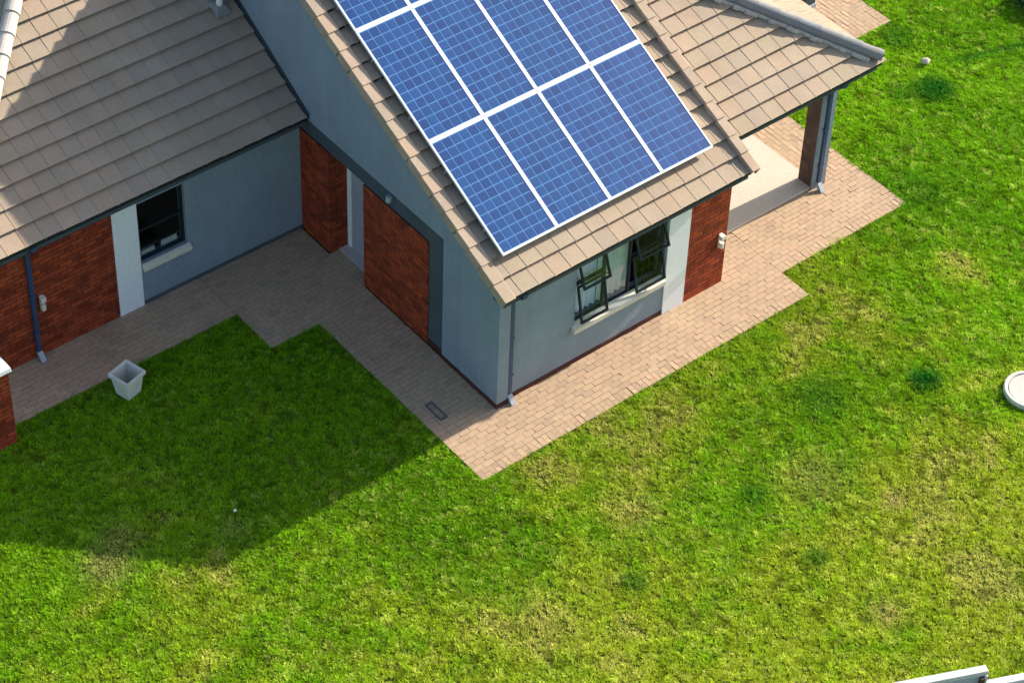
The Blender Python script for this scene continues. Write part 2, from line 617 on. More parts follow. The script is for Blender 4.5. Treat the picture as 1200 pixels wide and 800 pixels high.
# --- roofs
def roof_tiles(name, O, U, V, u0, u1, length, gauge=0.3385, wid=0.33):
    O, U, V = Vector(O), Vector(U).normalized(), Vector(V).normalized()
    N = U.cross(V)
    if N.z < 0:
        N = -N
    mb = MB()
    rows = math.ceil(length / gauge)
    n = max(1, round((u1 - u0) / wid))
    wd = (u1 - u0) / n

    def pt(u, s, h):
        return O + U * u + V * s + N * h
    for r in range(rows):
        s0 = r * gauge + random.gauss(0, 0.002)
        L = min(0.42, length - s0)
        if L < 0.05:
            continue
        drop = 0.074 * L / 0.42
        for c in range(n):
            tt = random.random()
            ua, ub = u0 + c * wd + 0.0008, u0 + (c + 1) * wd - 0.0008
            ja, jb = random.gauss(0, 0.0013), random.gauss(0, 0.0013)
            js = random.gauss(0, 0.0015)
            sa = s0 + js
            mb.hexa([pt(ua, sa + 0.045, -0.058 + ja), pt(ub, sa + 0.045, -0.058 + jb), pt(ub, s0 + L, -0.07), pt(ua, s0 + L, -0.07),
                     pt(ua, sa, ja), pt(ub, sa, jb), pt(ub, s0 + L, -drop + jb), pt(ua, s0 + L, -drop + ja)], tt)
            # side lap of the tile
            uc = ua + 0.042
            hh = 0.004
            mb.hexa([pt(ua, sa - 0.004, -0.02 + ja), pt(uc, sa - 0.004, -0.02 + ja), pt(uc, s0 + L, -drop - 0.01), pt(ua, s0 + L, -drop - 0.01),
                     pt(ua + 0.006, sa - 0.004, hh + ja), pt(uc - 0.008, sa - 0.004, hh + ja), pt(uc - 0.008, s0 + L, -drop + hh), pt(ua + 0.006, s0 + L, -drop + hh)], tt)
    return mb


def caps(mb, p0, p1, r=0.108, seg=0.40):
    p0, p1 = Vector(p0), Vector(p1)
    L = (p1 - p0).length
    d = (p1 - p0) / L
    k = max(1, round(L / seg))
    st = L / k
    for i in range(k):
        q0 = p0 + d * (i * st - 0.03)
        q1 = p0 + d * ((i + 1) * st)
        mb.tube(q0 + Vector((0, 0, 0.004)), q1, r * 1.08, r * 0.94, 10, random.random(), a0=-0.25, a1=math.pi + 0.25)


def bed(mb, p0, p1, wd=0.135):
    """lumpy mortar bedding each side under the caps"""
    p0, p1 = Vector(p0), Vector(p1)
    L = (p1 - p0).length
    d = (p1 - p0) / L
    s = d.cross(Vector((0, 0, 1))).normalized()
    n = d.cross(s)
    if n.z < 0:
        n = -n
    k = int(L / 0.11)
    for i in range(k):
        q0, q1 = p0 + d * (L * i / k), p0 + d * (L * (i + 1) / k)
        e0, e1 = wd + random.uniform(-0.015, 0.05), wd + random.uniform(-0.015, 0.05)
        mb.hexa([q0 - s * e0 - n * 0.10, q1 - s * e0 - n * 0.10, q1 + s * e1 - n * 0.10, q0 + s * e1 - n * 0.10,
                 q0 - s * e0 - n * 0.035, q1 - s * e0 - n * 0.035, q1 + s * e1 - n * 0.035, q0 + s * e1 - n * 0.035][:8])


cp, sp = math.cos(P), math.sin(P)
SL = (YRIDGE + OE) / cp
main = part(roof_tiles('r', (0, -OE, HE), (1, 0, 0), (0, cp, sp), -OV + 0.03, XR - 0.05, SL), 'main_roof', M['tile'])
bl = math.hypot(YBACK - YRIDGE, ZRIDGE - 2.65)
part(roof_tiles('r', (0, YBACK, 2.65), (1, 0, 0), (0, -(YBACK - YRIDGE) / bl, (ZRIDGE - 2.65) / bl), -OV + 0.03, XR - 0.05, bl), 'roof_slope', M['tile'], main)
a = MB()
caps(a, (-OV, YRIDGE, ZRIDGE + 0.01), (XR, YRIDGE, ZRIDGE + 0.01))
part(a, 'ridge_cap', M['hipcap'], main)
a = MB()   # underlay and rafters' plane
a.hexa([(-0.02, -OE + 0.05, HE - 0.11), (XR - 0.2, -OE + 0.05, HE - 0.11), (XR - 0.2, YRIDGE, ZRIDGE - 0.13), (-0.02, YRIDGE, ZRIDGE - 0.13),
        (-0.02, -OE + 0.05, HE - 0.045), (XR - 0.2, -OE + 0.05, HE - 0.045), (XR - 0.2, YRIDGE, ZRIDGE - 0.062), (-0.02, YRIDGE, ZRIDGE - 0.062)])
a.hexa([(-0.02, YRIDGE, ZRIDGE - 0.13), (XR - 0.2, YRIDGE, ZRIDGE - 0.13), (XR - 0.2, YBACK, 2.55), (-0.02, YBACK, 2.55),
        (-0.02, YRIDGE, ZRIDGE - 0.062), (XR - 0.2, YRIDGE, ZRIDGE - 0.062), (XR - 0.2, YBACK, 2.6), (-0.02, YBACK, 2.6)])
part(a, 'underlay', M['deck'], main)


def verge(u0, u1, hi, skirt, outer):
    mb = MB()
    Nn = Vector((0, -sp, cp))
    Vv = Vector((0, cp, sp))
    O = Vector((0, -OE, HE))

    def pt(u, s, h):
        return O + Vector((u, 0, 0)) + Vv * s + Nn * h
    ga = 0.3385
    for r in range(int(SL / ga)):
        s0 = r * ga - 0.02 + random.gauss(0, 0.004)
        L = 0.37
        tt = random.random()
        j = random.gauss(0, 0.003)
        dr = 0.026
        mb.hexa([pt(u0, s0, hi - 0.03), pt(u1, s0, hi - 0.03), pt(u1, s0 + L, hi - 0.03 - dr), pt(u0, s0 + L, hi - 0.03 - dr),
                 pt(u0 + 0.012, s0, hi + j), pt(u1 - 0.02, s0, hi + j), pt(u1 - 0.02, s0 + L, hi - dr + j), pt(u0 + 0.012, s0 + L, hi - dr + j)], tt)
        xa, xb = (u0, u0 + 0.025) if outer < 0 else (u1 - 0.025, u1)
        mb.hexa([pt(xa, s0, hi - skirt), pt(xb, s0, hi - skirt), pt(xb, s0 + L - 0.02, hi - skirt - dr), pt(xa, s0 + L - 0.02, hi - skirt - dr),
                 pt(xa, s0, hi - 0.031), pt(xb, s0, hi - 0.031), pt(xb, s0 + L - 0.02, hi - 0.031 - dr), pt(xa, s0 + L - 0.02, hi - 0.031 - dr)], tt)
        if outer > 0:   # upstand on the roof side
            mb.hexa([pt(u0, s0, -0.03), pt(u0 + 0.025, s0, -0.03), pt(u0 + 0.025, s0 + L - 0.02, -0.04), pt(u0, s0 + L - 0.02, -0.04),
                     pt(u0, s0, hi - 0.031), pt(u0 + 0.025, s0, hi - 0.031), pt(u0 + 0.025, s0 + L - 0.02, hi - 0.031 - dr), pt(u0, s0 + L - 0.02, hi - 0.031 - dr)], tt)
    return mb


part(verge(-OV, 0.04, 0.022, 0.17, -1), 'verge_tile', M['verge'], main)
part(verge(XR - 0.19, XR, 0.065, 0.22, 1), 'verge_tile', M['verge'], main)


def eave(mb_f, mb_g, x0, x1, yw, ye, z):
    """fascia board, soffit and slim gutter below the tile edge"""
    mb_f.box(x0, x1, ye + 0.10, ye + 0.125, z - 0.24, z - 0.055)
    mb_f.box(x0, x1, ye + 0.126, yw - 0.001, z - 0.235, z - 0.215)
    mb_g.box(x0, x1, ye + 0.040, ye + 0.098, z - 0.105, z - 0.055)


a, b = MB(), MB()
eave(a, b, -0.10, XR - 0.12, 0, -OE, HE)
part(a, 'fascia', M['charcoal'], main)
part(b, 'gutter', M['metal'], main)

# left wing roof: front slope with a hip at its left end
c2, s2 = math.cos(P2), math.sin(P2)
YR2 = 8.8
SL2 = (YR2 - YE2) / c2
ZR2 = HE2 + (YR2 - YE2) * TP2
wing = part(roof_tiles('r', (0, YE2, HE2), (1, 0, 0), (0, c2, s2), XLE, -0.03, SL2), 'wing_roof', M['tile'])
clip(wing, (XLE, YE2, 0), (-1, 1, 0))
hipl = part(roof_tiles('r', (XLE, YE2, HE2), (0, 1, 0), (c2, 0, s2), 0, 2 * (YR2 - YE2), SL2), 'roof_slope', M['tile'], wing)
clip(hipl, (XLE, YE2, 0), (1, -1, 0))
clip(hipl, (XLE, 2 * YR2 - YE2, 0), (1, 1, 0))
rb = part(roof_tiles('r', (0, 2 * YR2 - YE2, HE2), (1, 0, 0), (0, -c2, s2), XLE, -0.03, SL2), 'roof_slope', M['tile'], wing)
clip(rb, (XLE, 2 * YR2 - YE2, 0), (-1, -1, 0))
apex = (XLE + YR2 - YE2, YR2, ZR2)
a = MB()
caps(a, (XLE, YE2, HE2 + 0.03), (apex[0], apex[1], apex[2] + 0.03), 0.13)
caps(a, apex, (0, YR2, ZR2 + 0.02), 0.13)
part(a, 'ridge_cap', surf('sunlit_cap', (0.62, 0.57, 0.50), (0.52, 0.48, 0.42), 0.8, 3, 40, tintc=TT), wing)  # wing caps paler than the porch ones: sun highlight put into their colour
a = MB()
a.hexa([(XLE + 0.1, YE2 + 0.05, HE2 - 0.12), (-0.002, YE2 + 0.05, HE2 - 0.12), (-0.002, YR2, ZR2 - 0.16), (apex[0], YR2, ZR2 - 0.16),
        (XLE + 0.1, YE2 + 0.05, HE2 - 0.06), (-0.002, YE2 + 0.05, HE2 - 0.06), (-0.002, YR2, ZR2 - 0.075), (apex[0], YR2, ZR2 - 0.075)])
part(a, 'underlay', M['deck'], wing)
a = MB()   # lead flashing strip where the wing roof meets the gable wall
a.hexa([(-0.05, YE2 + 0.0, HE2 - 0.03), (-0.003, YE2 + 0.0, HE2 - 0.03), (-0.003, YR2, ZR2 - 0.03), (-0.05, YR2, ZR2 - 0.03),
        (-0.035, YE2 + 0.0, HE2 + 0.022), (-0.003, YE2 + 0.0, HE2 + 0.06), (-0.003, YR2, ZR2 + 0.06), (-0.035, YR2, ZR2 + 0.022)])
part(a, 'flashing', M['metal'], wing)
a, b = MB(), MB()
eave(a, b, XL - 0.3, -0.004, Y1, YE2, HE2)
part(a, 'fascia', M['charcoal'], wing)
part(b, 'gutter', M['metal'], wing)

# porch roof: front slope and a hip to the right
TQ = 3.2
ZA = ZE + TQ * TP
SLP = TQ / cp
pr = part(roof_tiles('r', (0, YE, ZE), (1, 0, 0), (0, cp, sp), XR - 0.02, XE, SLP), 'porch_roof', M['tile'])
clip(pr, (XE, YE, 0), (1, 1, 0))
ps = part(roof_tiles('r', (XE, YE, ZE), (0, 1, 0), (-cp, 0, sp), 0, 2 * TQ, SLP), 'roof_slope', M['tile'], pr)
clip(ps, (XE, YE, 0), (-1, -1, 0))
clip(ps, (XE, YE + 2 * TQ, 0), (-1, 1, 0))
pb = part(roof_tiles('r', (0, YE + 2 * TQ, ZE), (1, 0, 0), (0, -cp, sp), XR - 0.02, XE, SLP), 'roof_slope', M['tile'], pr)
clip(pb, (XE, YE + 2 * TQ, 0), (1, -1, 0))
pap = (XE - TQ, YE + TQ, ZA)
a, b = MB(), MB()
caps(a, (XE - 0.09, YE + 0.09, ZE + 0.078), (pap[0], pap[1], pap[2] + 0.045))
caps(a, (XE + 0.02, YE + 2 * TQ + 0.02, ZE + 0.035), (pap[0], pap[1], pap[2] + 0.045))
caps(a, (pap[0], pap[1], pap[2] + 0.045), (XR, pap[1], pap[2] + 0.045))
part(a, 'hip_cap', M['hipcap'], pr)
bed(b, (XE - 0.20, YE + 0.20, ZE + 0.045 + 0.15 * TP), (pap[0], pap[1], pap[2] + 0.045))
part(b, 'mortar_bed', M['mortar'], pr)
a = MB()
for h, (dx) in ((-0.1, 0),):
    a.hexa([(XR - 0.1, YE + 0.06, ZE - 0.11), (XE - 0.1, YE + 0.06, ZE - 0.11), (pap[0], pap[1], ZA - 0.13), (XR - 0.1, pap[1], ZA - 0.13),
            (XR - 0.1, YE + 0.06, ZE - 0.05), (XE - 0.1, YE + 0.06, ZE - 0.05), (pap[0], pap[1], ZA - 0.065), (XR - 0.1, pap[1], ZA - 0.065)])
    a.hexa([(XE - 0.08, YE + 0.1, ZE - 0.11), (XE - 0.08, YE + 2 * TQ - 0.1, ZE - 0.11), (pap[0] + 0.02, pap[1] + 0.02, ZA - 0.13), (pap[0] + 0.02, pap[1], ZA - 0.13),
            (XE - 0.08, YE + 0.1, ZE - 0.05), (XE - 0.08, YE + 2 * TQ - 0.1, ZE - 0.05), (pap[0] + 0.02, pap[1] + 0.02, ZA - 0.065), (pap[0] + 0.02, pap[1], ZA - 0.065)])
part(a, 'underlay', M['deck'], pr)
a, b = MB(), MB()
a.box(4.90, XE - 0.10, YE + 0.10, YE + 0.125, ZE - 0.23, ZE - 0.055)
a.box(XE - 0.125, XE - 0.10, YE + 0.126, YE + 2 * TQ - 0.1, ZE - 0.23, ZE - 0.055)
b.box(5.10, XE - 0.05, YE + 0.040, YE + 0.098, ZE - 0.105, ZE - 0.055)
b.box(XE - 0.098, XE - 0.028, YE + 0.10, YE + 2 * TQ - 0.1, ZE - 0.13, ZE - 0.05)
part(a, 'fascia', M['charcoal'], pr)
part(b, 'gutter', M['metal'], pr)


# --- windows
def frame_bars(mb, x0, x1, z0, z1, y0, y1, wd):
    mb.box(x0, x0 + wd, y0, y1, z0, z1)
    mb.box(x1 - wd, x1, y0, y1, z0, z1)
    mb.box(x0 + wd, x1 - wd, y0, y1, z0, z0 + wd)
    mb.box(x0 + wd, x1 - wd, y0, y1, z1 - wd, z1)


fr = MB()
frame_bars(fr, WX0, WX1, WZ0, WZ1, 0.05, 0.10, 0.045)
for x in (2.24, 2.78):
    fr.box(x - 0.022, x + 0.022, 0.05, 0.10, WZ0 + 0.045, WZ1 - 0.045)
for x0, x1 in ((WX0 + 0.045, 2.218), (2.802, WX1 - 0.045)):
    fr.box(x0, x1, 0.05, 0.10, 1.645, 1.69)
win = part(fr, 'window', M['metal'])
part(MB().box(2.262, 2.758, 0.072, 0.078, WZ0 + 0.045, WZ1 - 0.045), 'pane', M['glass'], win)


def sash(x0, x1, ztop, ln, ang, name='sash'):
    """top-hung sash swung outwards by ang, with its glass"""
    mb = MB()
    ca, sa = math.cos(ang), math.sin(ang)

    def W(x, d, l):      # d outward thickness, l distance down the sash
        return (x, 0.045 - l * sa - d * ca, ztop - l * ca + d * sa)

    def bar(xa, xb, l0, l1, d0=0.0, d1=0.035, m=0):
        mb.hexa([W(xa, d1, l1), W(xb, d1, l1), W(xb, d0, l1), W(xa, d0, l1), W(xa, d1, l0), W(xb, d1, l0), W(xb, d0, l0), W(xa, d0, l0)], 0.5, m)
    wd = 0.034
    bar(x0, x0 + wd, 0, ln)
    bar(x1 - wd, x1, 0, ln)
    bar(x0 + wd, x1 - wd, 0, wd)
    bar(x0 + wd, x1 - wd, ln - wd, ln)
    bar(x0 + wd, x1 - wd, wd, ln - wd, 0.014, 0.020, 1)
    # stay arm
    mb.tube(W(x1 - 0.02, 0, ln * 0.9), (x1 - 0.02, 0.06, ztop - ln * 0.97), 0.008, 0.008, 6)
    return part(mb, name, [M['metal'], M['glass']], win)


sash(1.65, 2.215, 2.11, 0.46, 0.36)
sash(1.65, 2.215, 1.64, 0.72, 0.20)
sash(2.805, 3.44, 2.11, 0.46, 0.40)
sash(2.805, 3.44, 1.64, 0.70, 0.21)
a = MB()
for x in np.arange(2.86, 3.45, 0.14):
    a.box(x, x + 0.010, 0.125, 0.135, WZ0 + 0.01, WZ1 - 0.01)
for z in (1.12, 1.42, 1.85):
    a.box(2.80, WX1 - 0.003, 0.136, 0.146, z, z + 0.012)
part(a, 'security_bars', M['metal'], win)
a = MB()
a.hexa([(WX0 - 0.05, -0.085, 0.735), (WX1 + 0.005, -0.085, 0.735), (WX1 + 0.005, -0.002, 0.755), (WX0 - 0.05, -0.002, 0.755),
        (WX0 - 0.05, -0.085, 0.825), (WX1 + 0.005, -0.085, 0.825), (WX1 + 0.005, -0.002, 0.865), (WX0 - 0.05, -0.002, 0.865)])
a.hexa([(WX0 + 0.002, -0.002, 0.861), (WX1 - 0.002, -0.002, 0.861), (WX1 - 0.002, 0.05, 0.861), (WX0 + 0.002, 0.05, 0.861),
        (WX0 + 0.002, -0.002, 0.866), (WX1 - 0.002, -0.002, 0.866), (WX1 - 0.002, 0.05, 0.885), (WX0 + 0.002, 0.05, 0.885)])
part(a, 'sill', M['sill'], win, bevel=0.008)

fr = MB()
frame_bars(fr, LX0, LX1, LZ0, LZ1, Y1 + 0.07, Y1 + 0.115, 0.042)
fr.box(LX0 + 0.042, LX1 - 0.042, Y1 + 0.075, Y1 + 0.11, 1.50, 1.535)
fr.box(-2.74, -2.705, Y1 + 0.075, Y1 + 0.11, LZ0 + 0.042, 1.12)
fr.box(LX0 + 0.042, LX1 - 0.042, Y1 + 0.075, Y1 + 0.11, 1.12, 1.148)
win2 = part(fr, 'window', M['metal'])
part(MB().box(LX0 + 0.042, LX1 - 0.042, Y1 + 0.092, Y1 + 0.098, LZ0 + 0.042, LZ1 - 0.042), 'pane', M['glass'], win2)
a = MB()
y = Y1
a.hexa([(LX0 - 0.0, y - 0.08, 0.76), (LX1 + 0.04, y - 0.08, 0.76), (LX1 + 0.04, y - 0.002, 0.78), (LX0 - 0.0, y - 0.002, 0.78),
        (LX0 - 0.0, y - 0.08, 0.845), (LX1 + 0.04, y - 0.08, 0.845), (LX1 + 0.04, y - 0.002, 0.885), (LX0 - 0.0, y - 0.002, 0.885)])
part(a, 'sill', M['sill'], win2, bevel=0.008)
a = MB()
a.box(LX0 + 0.1, -2.78, Y1 + 0.16, Y1 + 0.22, 0.9, 0.99)
a.box(-2.66, LX1 - 0.1, Y1 + 0.16, Y1 + 0.21, 0.9, 1.02)
part(a, 'inner_ledge', M['sill'], win2)


# --- downpipes
def downpipe(x, yw, ytop, ztop, light=False):
    mb = MB()
    hw, dp = 0.038, 0.05
    y0, y1 = yw - 0.006 - dp, yw - 0.006
    mb.box(x - hw, x + hw, y0, y1, 0.12, ztop - 0.42)
    # swan neck out to the gutter
    mb.hexa([(x - hw, y0, ztop - 0.42), (x + hw, y0, ztop - 0.42), (x + hw, y1, ztop - 0.42), (x - hw, y1, ztop - 0.42),
             (x - hw, ytop - 0.01, ztop - 0.20), (x + hw, ytop - 0.01, ztop - 0.20), (x + hw, ytop + dp - 0.01, ztop - 0.20), (x - hw, ytop + dp - 0.01, ztop - 0.20)])
    mb.box(x - hw - 0.012, x + hw + 0.012, ytop - 0.014, ytop + dp - 0.006, ztop - 0.20, ztop - 0.12)
    o = part(mb, 'downpipe', M['pipe'])
    sh = MB()
    sh.hexa([(x - hw - 0.006, y0 - 0.12, 0.012), (x + hw + 0.006, y0 - 0.12, 0.012), (x + hw + 0.006, y0 - 0.02, 0.012), (x - hw - 0.006, y0 - 0.02, 0.012),
             (x - hw - 0.006, y0 - 0.006, 0.15), (x + hw + 0.006, y0 - 0.006, 0.15), (x + hw + 0.006, y1 + 0.002, 0.15), (x - hw - 0.006, y1 + 0.002, 0.15)])
    part(sh, 'shoe', M['pipe_light'], o)
    for z in (0.55, 1.35):
        br = MB().box(x - hw - 0.018, x + hw + 0.018, y0 - 0.004, yw - 0.002, z, z + 0.03)
        part(br, 'bracket', M['pipe'], o)


downpipe(0.27, 0.0, -OE + 0.045, HE)
downpipe(-5.16, Y1 - 0.014, YE2 + 0.045, HE2)
downpipe(7.845, 0.765, YE + 0.045, ZE)


# --- wall lights
def wall_light(x, y, z, ax):
    mb, ml = MB(), MB()
    if ax == 'y':
        mb.box(x - 0.035, x + 0.035, y - 0.025, y - 0.001, z - 0.15, z + 0.15)
        mb.box(x - 0.045, x + 0.045, y - 0.10, y - 0.025, z + 0.05, z + 0.14)
        ml.tube((x, y - 0.065, z - 0.13), (x, y - 0.065, z - 0.01), 0.035, 0.042, 10)
    else:
        mb.box(x - 0.03, x - 0.001, y - 0.07, y + 0.07, z - 0.06, z + 0.07)
        ml.tube((x - 0.07, y, z - 0.06), (x - 0.05, y, z + 0.05), 0.05, 0.05, 10)
    o = part(mb, 'wall_light', M['cream'] if ax == 'y' else M['dark_grey'], bevel=0.006)
    part(ml, 'lamp_shade', M['cream'] if ax == 'y' else M['pipe_light'], o)


wall_light(4.715, -0.014, 1.02, 'y')
wall_light(-5.0, Y1 - 0.014, 1.12, 'y')
wall_light(0.05, 2.78, 2.44, 'x')

# --- vent pipe on the wing roof
vx, vy = -0.36, 6.95
vz = HE2 + (vy - YE2) * TP2
a = MB()
a.tube((vx, vy, vz - 0.1), (vx, vy, vz + 0.52), 0.055, 0.055, 14)
a.tube((vx, vy, vz + 0.52), (vx, vy, vz + 0.60), 0.085, 0.075, 14)
vp = part(a, 'vent_pipe', plain('white_pvc', (0.80, 0.82, 0.80), 0.4))
a = MB()
a.hexa([(vx - 0.14, vy - 0.14, vz - 0.14 * TP2), (vx + 0.14, vy - 0.14, vz - 0.14 * TP2), (vx + 0.14, vy + 0.14, vz + 0.14 * TP2), (vx - 0.14, vy + 0.14, vz + 0.14 * TP2),
        (vx - 0.07, vy - 0.07, vz + 0.06), (vx + 0.07, vy - 0.07, vz + 0.06), (vx + 0.07, vy + 0.07, vz + 0.09), (vx - 0.07, vy + 0.07, vz + 0.09)])
part(a, 'flashing', M['hipcap'], vp)

# ------------------------------------------------------------------ curtains
def curtain(x0, x1, z0, z1, y, mat, label):
    mb = MB()
    n = 28
    for i in range(n):
        xa, xb = x0 + (x1 - x0) * i / n, x0 + (x1 - x0) * (i + 1) / n
        ya, yb = y + 0.022 * math.sin(i * 1.1), y + 0.022 * math.sin((i + 1) * 1.1)
        mb.hexa([(xa, ya, z0), (xb, yb, z0), (xb, yb + 0.005, z0), (xa, ya + 0.005, z0), (xa, ya, z1), (xb, yb, z1), (xb, yb + 0.005, z1), (xa, ya + 0.005, z1)])
    return tag(mb.build('curtain', mat), label, 'curtain', 'curtains behind the front window')


curtain(2.20, 2.84, 0.90, 2.2, 0.185, M['cloth'], 'plain pale green curtain behind the fixed middle pane of the front window')
curtain(1.62, 2.17, 0.90, 2.2, 0.185, M['lace'], 'white lace curtain behind the left sashes of the front window')

# ------------------------------------------------------------------ solar panels
PW, PH, PX, PS = 1.0764, 2.1232, 0.187, 0.6195
HP = 0.12
wf, hf = PW - 0.012, PH - 0.012


def make_panel():
    root = bpy.data.objects.new('solar_panel', None)
    col.objects.link(root)
    ORG[root.name] = Vector((0, 0, 0))
    f = MB()
    e1, e2 = 0.024, 0.031
    z0, z1 = 0.0, 0.045
    x, y = wf / 2, hf / 2
    f.box(-x, -x + e1, -y, y, z0, z1)
    f.box(x - e1, x, -y, y, z0, z1)
    f.box(-x + e1, x - e1, -y, -y + e2, z0, z1)
    f.box(-x + e1, x - e1, y - e2, y, z0, z1)
    f.build('frame', M['alu'], root, local=True)
    c = MB()
    c.box(-x + e1, x - e1, -y + e2, y - e2, 0.02, 0.034, 0.5, 1)
    iw, ih = wf - 2 * e1 - 0.016, hf - 2 * e2 - 0.016
    cw, ch = iw / 6, ih / 12
    gapc = 0.0085
    for i in range(6):
        for j in range(12):
            xa, xb = -iw / 2 + i * cw + gapc * 1.25, -iw / 2 + (i + 1) * cw - gapc * 1.25
            ya, yb = -ih / 2 + j * ch + gapc, -ih / 2 + (j + 1) * ch - gapc
            c.quad([(xa, ya, 0.038), (xb, ya, 0.038), (xb, yb, 0.038), (xa, yb, 0.038)], random.random())
    c.build('cell_sheet', [M['cell'], M['backsheet']], root, local=True)
    for s in (-0.55, 0.55):
        MB().box(-x - 0.004, x + 0.004, s - 0.02, s + 0.02, -0.10, -0.001).build('mounting_rail', M['steel'], root, local=True)
    return root


rows = ['bottom row nearest the eave', 'middle row', 'top row']
cols = ['leftmost beside the gable verge', 'second from the left', 'third from the left', 'rightmost beside the porch roof']
proto = make_panel()
kids = list(proto.children)
for j in range(3):
    for i in range(4):
        if i == 0 and j == 0:
            o = proto
        else:
            o = proto.copy()
            col.objects.link(o)
            for ch in kids:
                cc = ch.copy()
                col.objects.link(cc)
                cc.parent = o
        u = PX + (i + 0.5) * PW
        s = PS + (j + 0.5) * PH
        h = HP - 0.045
        o.location = (u, -OE + s * cp - h * sp, HE + s * sp + h * cp)
        o.rotation_euler = (P, 0, 0)
        tag(o, 'blue solar panel, %s, in the %s' % (cols[i], rows[j]), 'solar panel', 'solar panels on the main roof slope')

# ------------------------------------------------------------------ brick pier at the left edge
pier = empty('brick_pier', (-6.6, 4.1, 0), 'short red brick pier with a white cap at the edge of the lawn', 'pier')
MB().box(-6.82, -6.385, 3.875, 4.30, -0.03, 1.54).build('shaft', M['brick'], pier)
a = MB()
a.hexa([(-6.87, 3.83, 1.541), (-6.34, 3.83, 1.541), (-6.34, 4.345, 1.541), (-6.87, 4.345, 1.541), (-6.86, 3.84, 1.62), (-6.35, 3.84, 1.62), (-6.35, 4.335, 1.62), (-6.86, 4.335, 1.62)])
a.build('cap', M['white'], pier, bevel=0.006)

# ------------------------------------------------------------------ planter
pc = Vector((-4.445, 3.75, 0))
ang = math.radians(15)
pl = MB()


def ring(half, z):
    return [tuple(pc + Matrix.Rotation(ang, 3, 'Z') @ Vector((sx * half, sy * half, z))) for sx, sy in ((-1, -1), (1, -1), (1, 1), (-1, 1))]


rs = [ring(0.135, -0.02), ring(0.145, 0.05), ring(0.185, 0.37), ring(0.213, 0.375), ring(0.213, 0.45), ring(0.178, 0.45), ring(0.155, 0.30), ring(0.12, 0.06)]
n0 = 0
for r in rs:
    pl.v.extend(r)
for k in range(len(rs) - 1):
    for i in range(4):
        j = (i + 1) % 4
        pl.face([k * 4 + i, k * 4 + j, k * 4 + 4 + j, k * 4 + 4 + i])
pl.face([3, 2, 1, 0])
pl.face([28, 29, 30, 31], 0.5, 1)
o = pl.build('planter', [M['planter'], surf('planter_soil', (0.16, 0.14, 0.11), (0.10, 0.09, 0.07), 0.95, 20, 70)], bevel=0.008)
tag(o, 'empty square tapered pale concrete planter on the shaded lawn edge', 'planter')

# ------------------------------------------------------------------ drain grate
dg = empty('drain_grate', (-0.80, 0.465, 0), 'dark slotted drain grate set in the shaded paving', 'drain')
a = MB()
x0, x1, y0, y1 = -0.875, -0.725, 0.25, 0.68
a.box(x0, x0 + 0.03, y0, y1, -0.02, 0.010)
a.box(x1 - 0.03, x1, y0, y1, -0.02, 0.010)
a.box(x0 + 0.03, x1 - 0.03, y0, y0 + 0.04, -0.02, 0.010)
a.box(x0 + 0.03, x1 - 0.03, y1 - 0.04, y1, -0.02, 0.010)
a.build('frame', M['iron'], dg)
a = MB()
for k in range(8):
    yy = y0 + 0.055 + k * 0.042
    a.box(x0 + 0.031, x1 - 0.031, yy, yy + 0.022, -0.02, 0.007)
a.build('bars', plain('grate_bar', (0.27, 0.21, 0.17), 0.7), dg)

# ------------------------------------------------------------------ round concrete cover
mc = Vector((7.10, -4.96, 0))
mh = empty('manhole_cover', mc, 'round pale concrete manhole cover with a lighter rim in the lawn', 'manhole cover')
a = MB()
R0, R1 = 0.43, 0.355
n = 48
for zz, r in ((-0.05, R0), (0.06, R0), (0.075, R0 - 0.018), (0.075, R1 + 0.010), (0.045, R1)):
    for i in range(n):
        t_ = 2 * math.pi * i / n
        a.v.append((mc.x + r * math.cos(t_), mc.y + r * math.sin(t_), zz))
for k in range(4):
    for i in range(n):
        j = (i + 1) % n
        a.face([k * n + i, k * n + j, (k + 1) * n + j, (k + 1) * n + i])
a.build('rim', M['concrete_rim'], mh, smooth=False)
a = MB()
a.tube((mc.x, mc.y, 0.0), (mc.x, mc.y, 0.062), R1 - 0.006, R1 - 0.012, 48)
a.build('lid', M['concrete'], mh)

# ------------------------------------------------------------------ stone, scrap
def rock(c, r, seed):
    rr = random.Random(seed)
    bm = bmesh.new()
    bmesh.ops.create_icosphere(bm, subdivisions=3, radius=r)
    for v in bm.verts:
        n_ = v.co.normalized()
        v.co *= 1 + 0.22 * math.sin(3.1 * n_.x + seed) * math.cos(2.7 * n_.y + 1.3 * seed) + rr.uniform(-0.03, 0.03)
        v.co.z *= 0.75
    mb = MB()
    mb.v = [tuple(v.co + Vector(c)) for v in bm.verts]
    for f in bm.faces:
        mb.face([v.index for v in f.verts])
    bm.free()
    return mb


tag(rock((11.95, 2.10, 0.06), 0.08, 3).build('stone', M['stone'], smooth=True), 'small pale stone lying on the grass beyond the porch corner', 'stone')
a = MB()
a.hexa([(-4.545, 0.61, 0.035), (-4.505, 0.60, 0.04), (-4.50, 0.64, 0.05), (-4.54, 0.65, 0.03), (-4.545, 0.61, 0.04), (-4.505, 0.60, 0.045), (-4.50, 0.64, 0.055), (-4.54, 0.65, 0.035)])
tag(a.build('paper_scrap', M['paper']), 'tiny white paper scrap on the shaded lawn', 'litter')

# ------------------------------------------------------------------ boundary wall at the bottom right
bw = empty('boundary_wall', (0.5, -8.9, 0), 'pale stepped boundary wall with light coping at the lower right corner', 'wall')
bA, bB = Vector((-9.0, -4.55, 0)), Vector((1.181, -9.157, 0))
bd = (bB - bA).normalized()
bn = Vector((-bd.y, bd.x, 0))       # towards the lawn


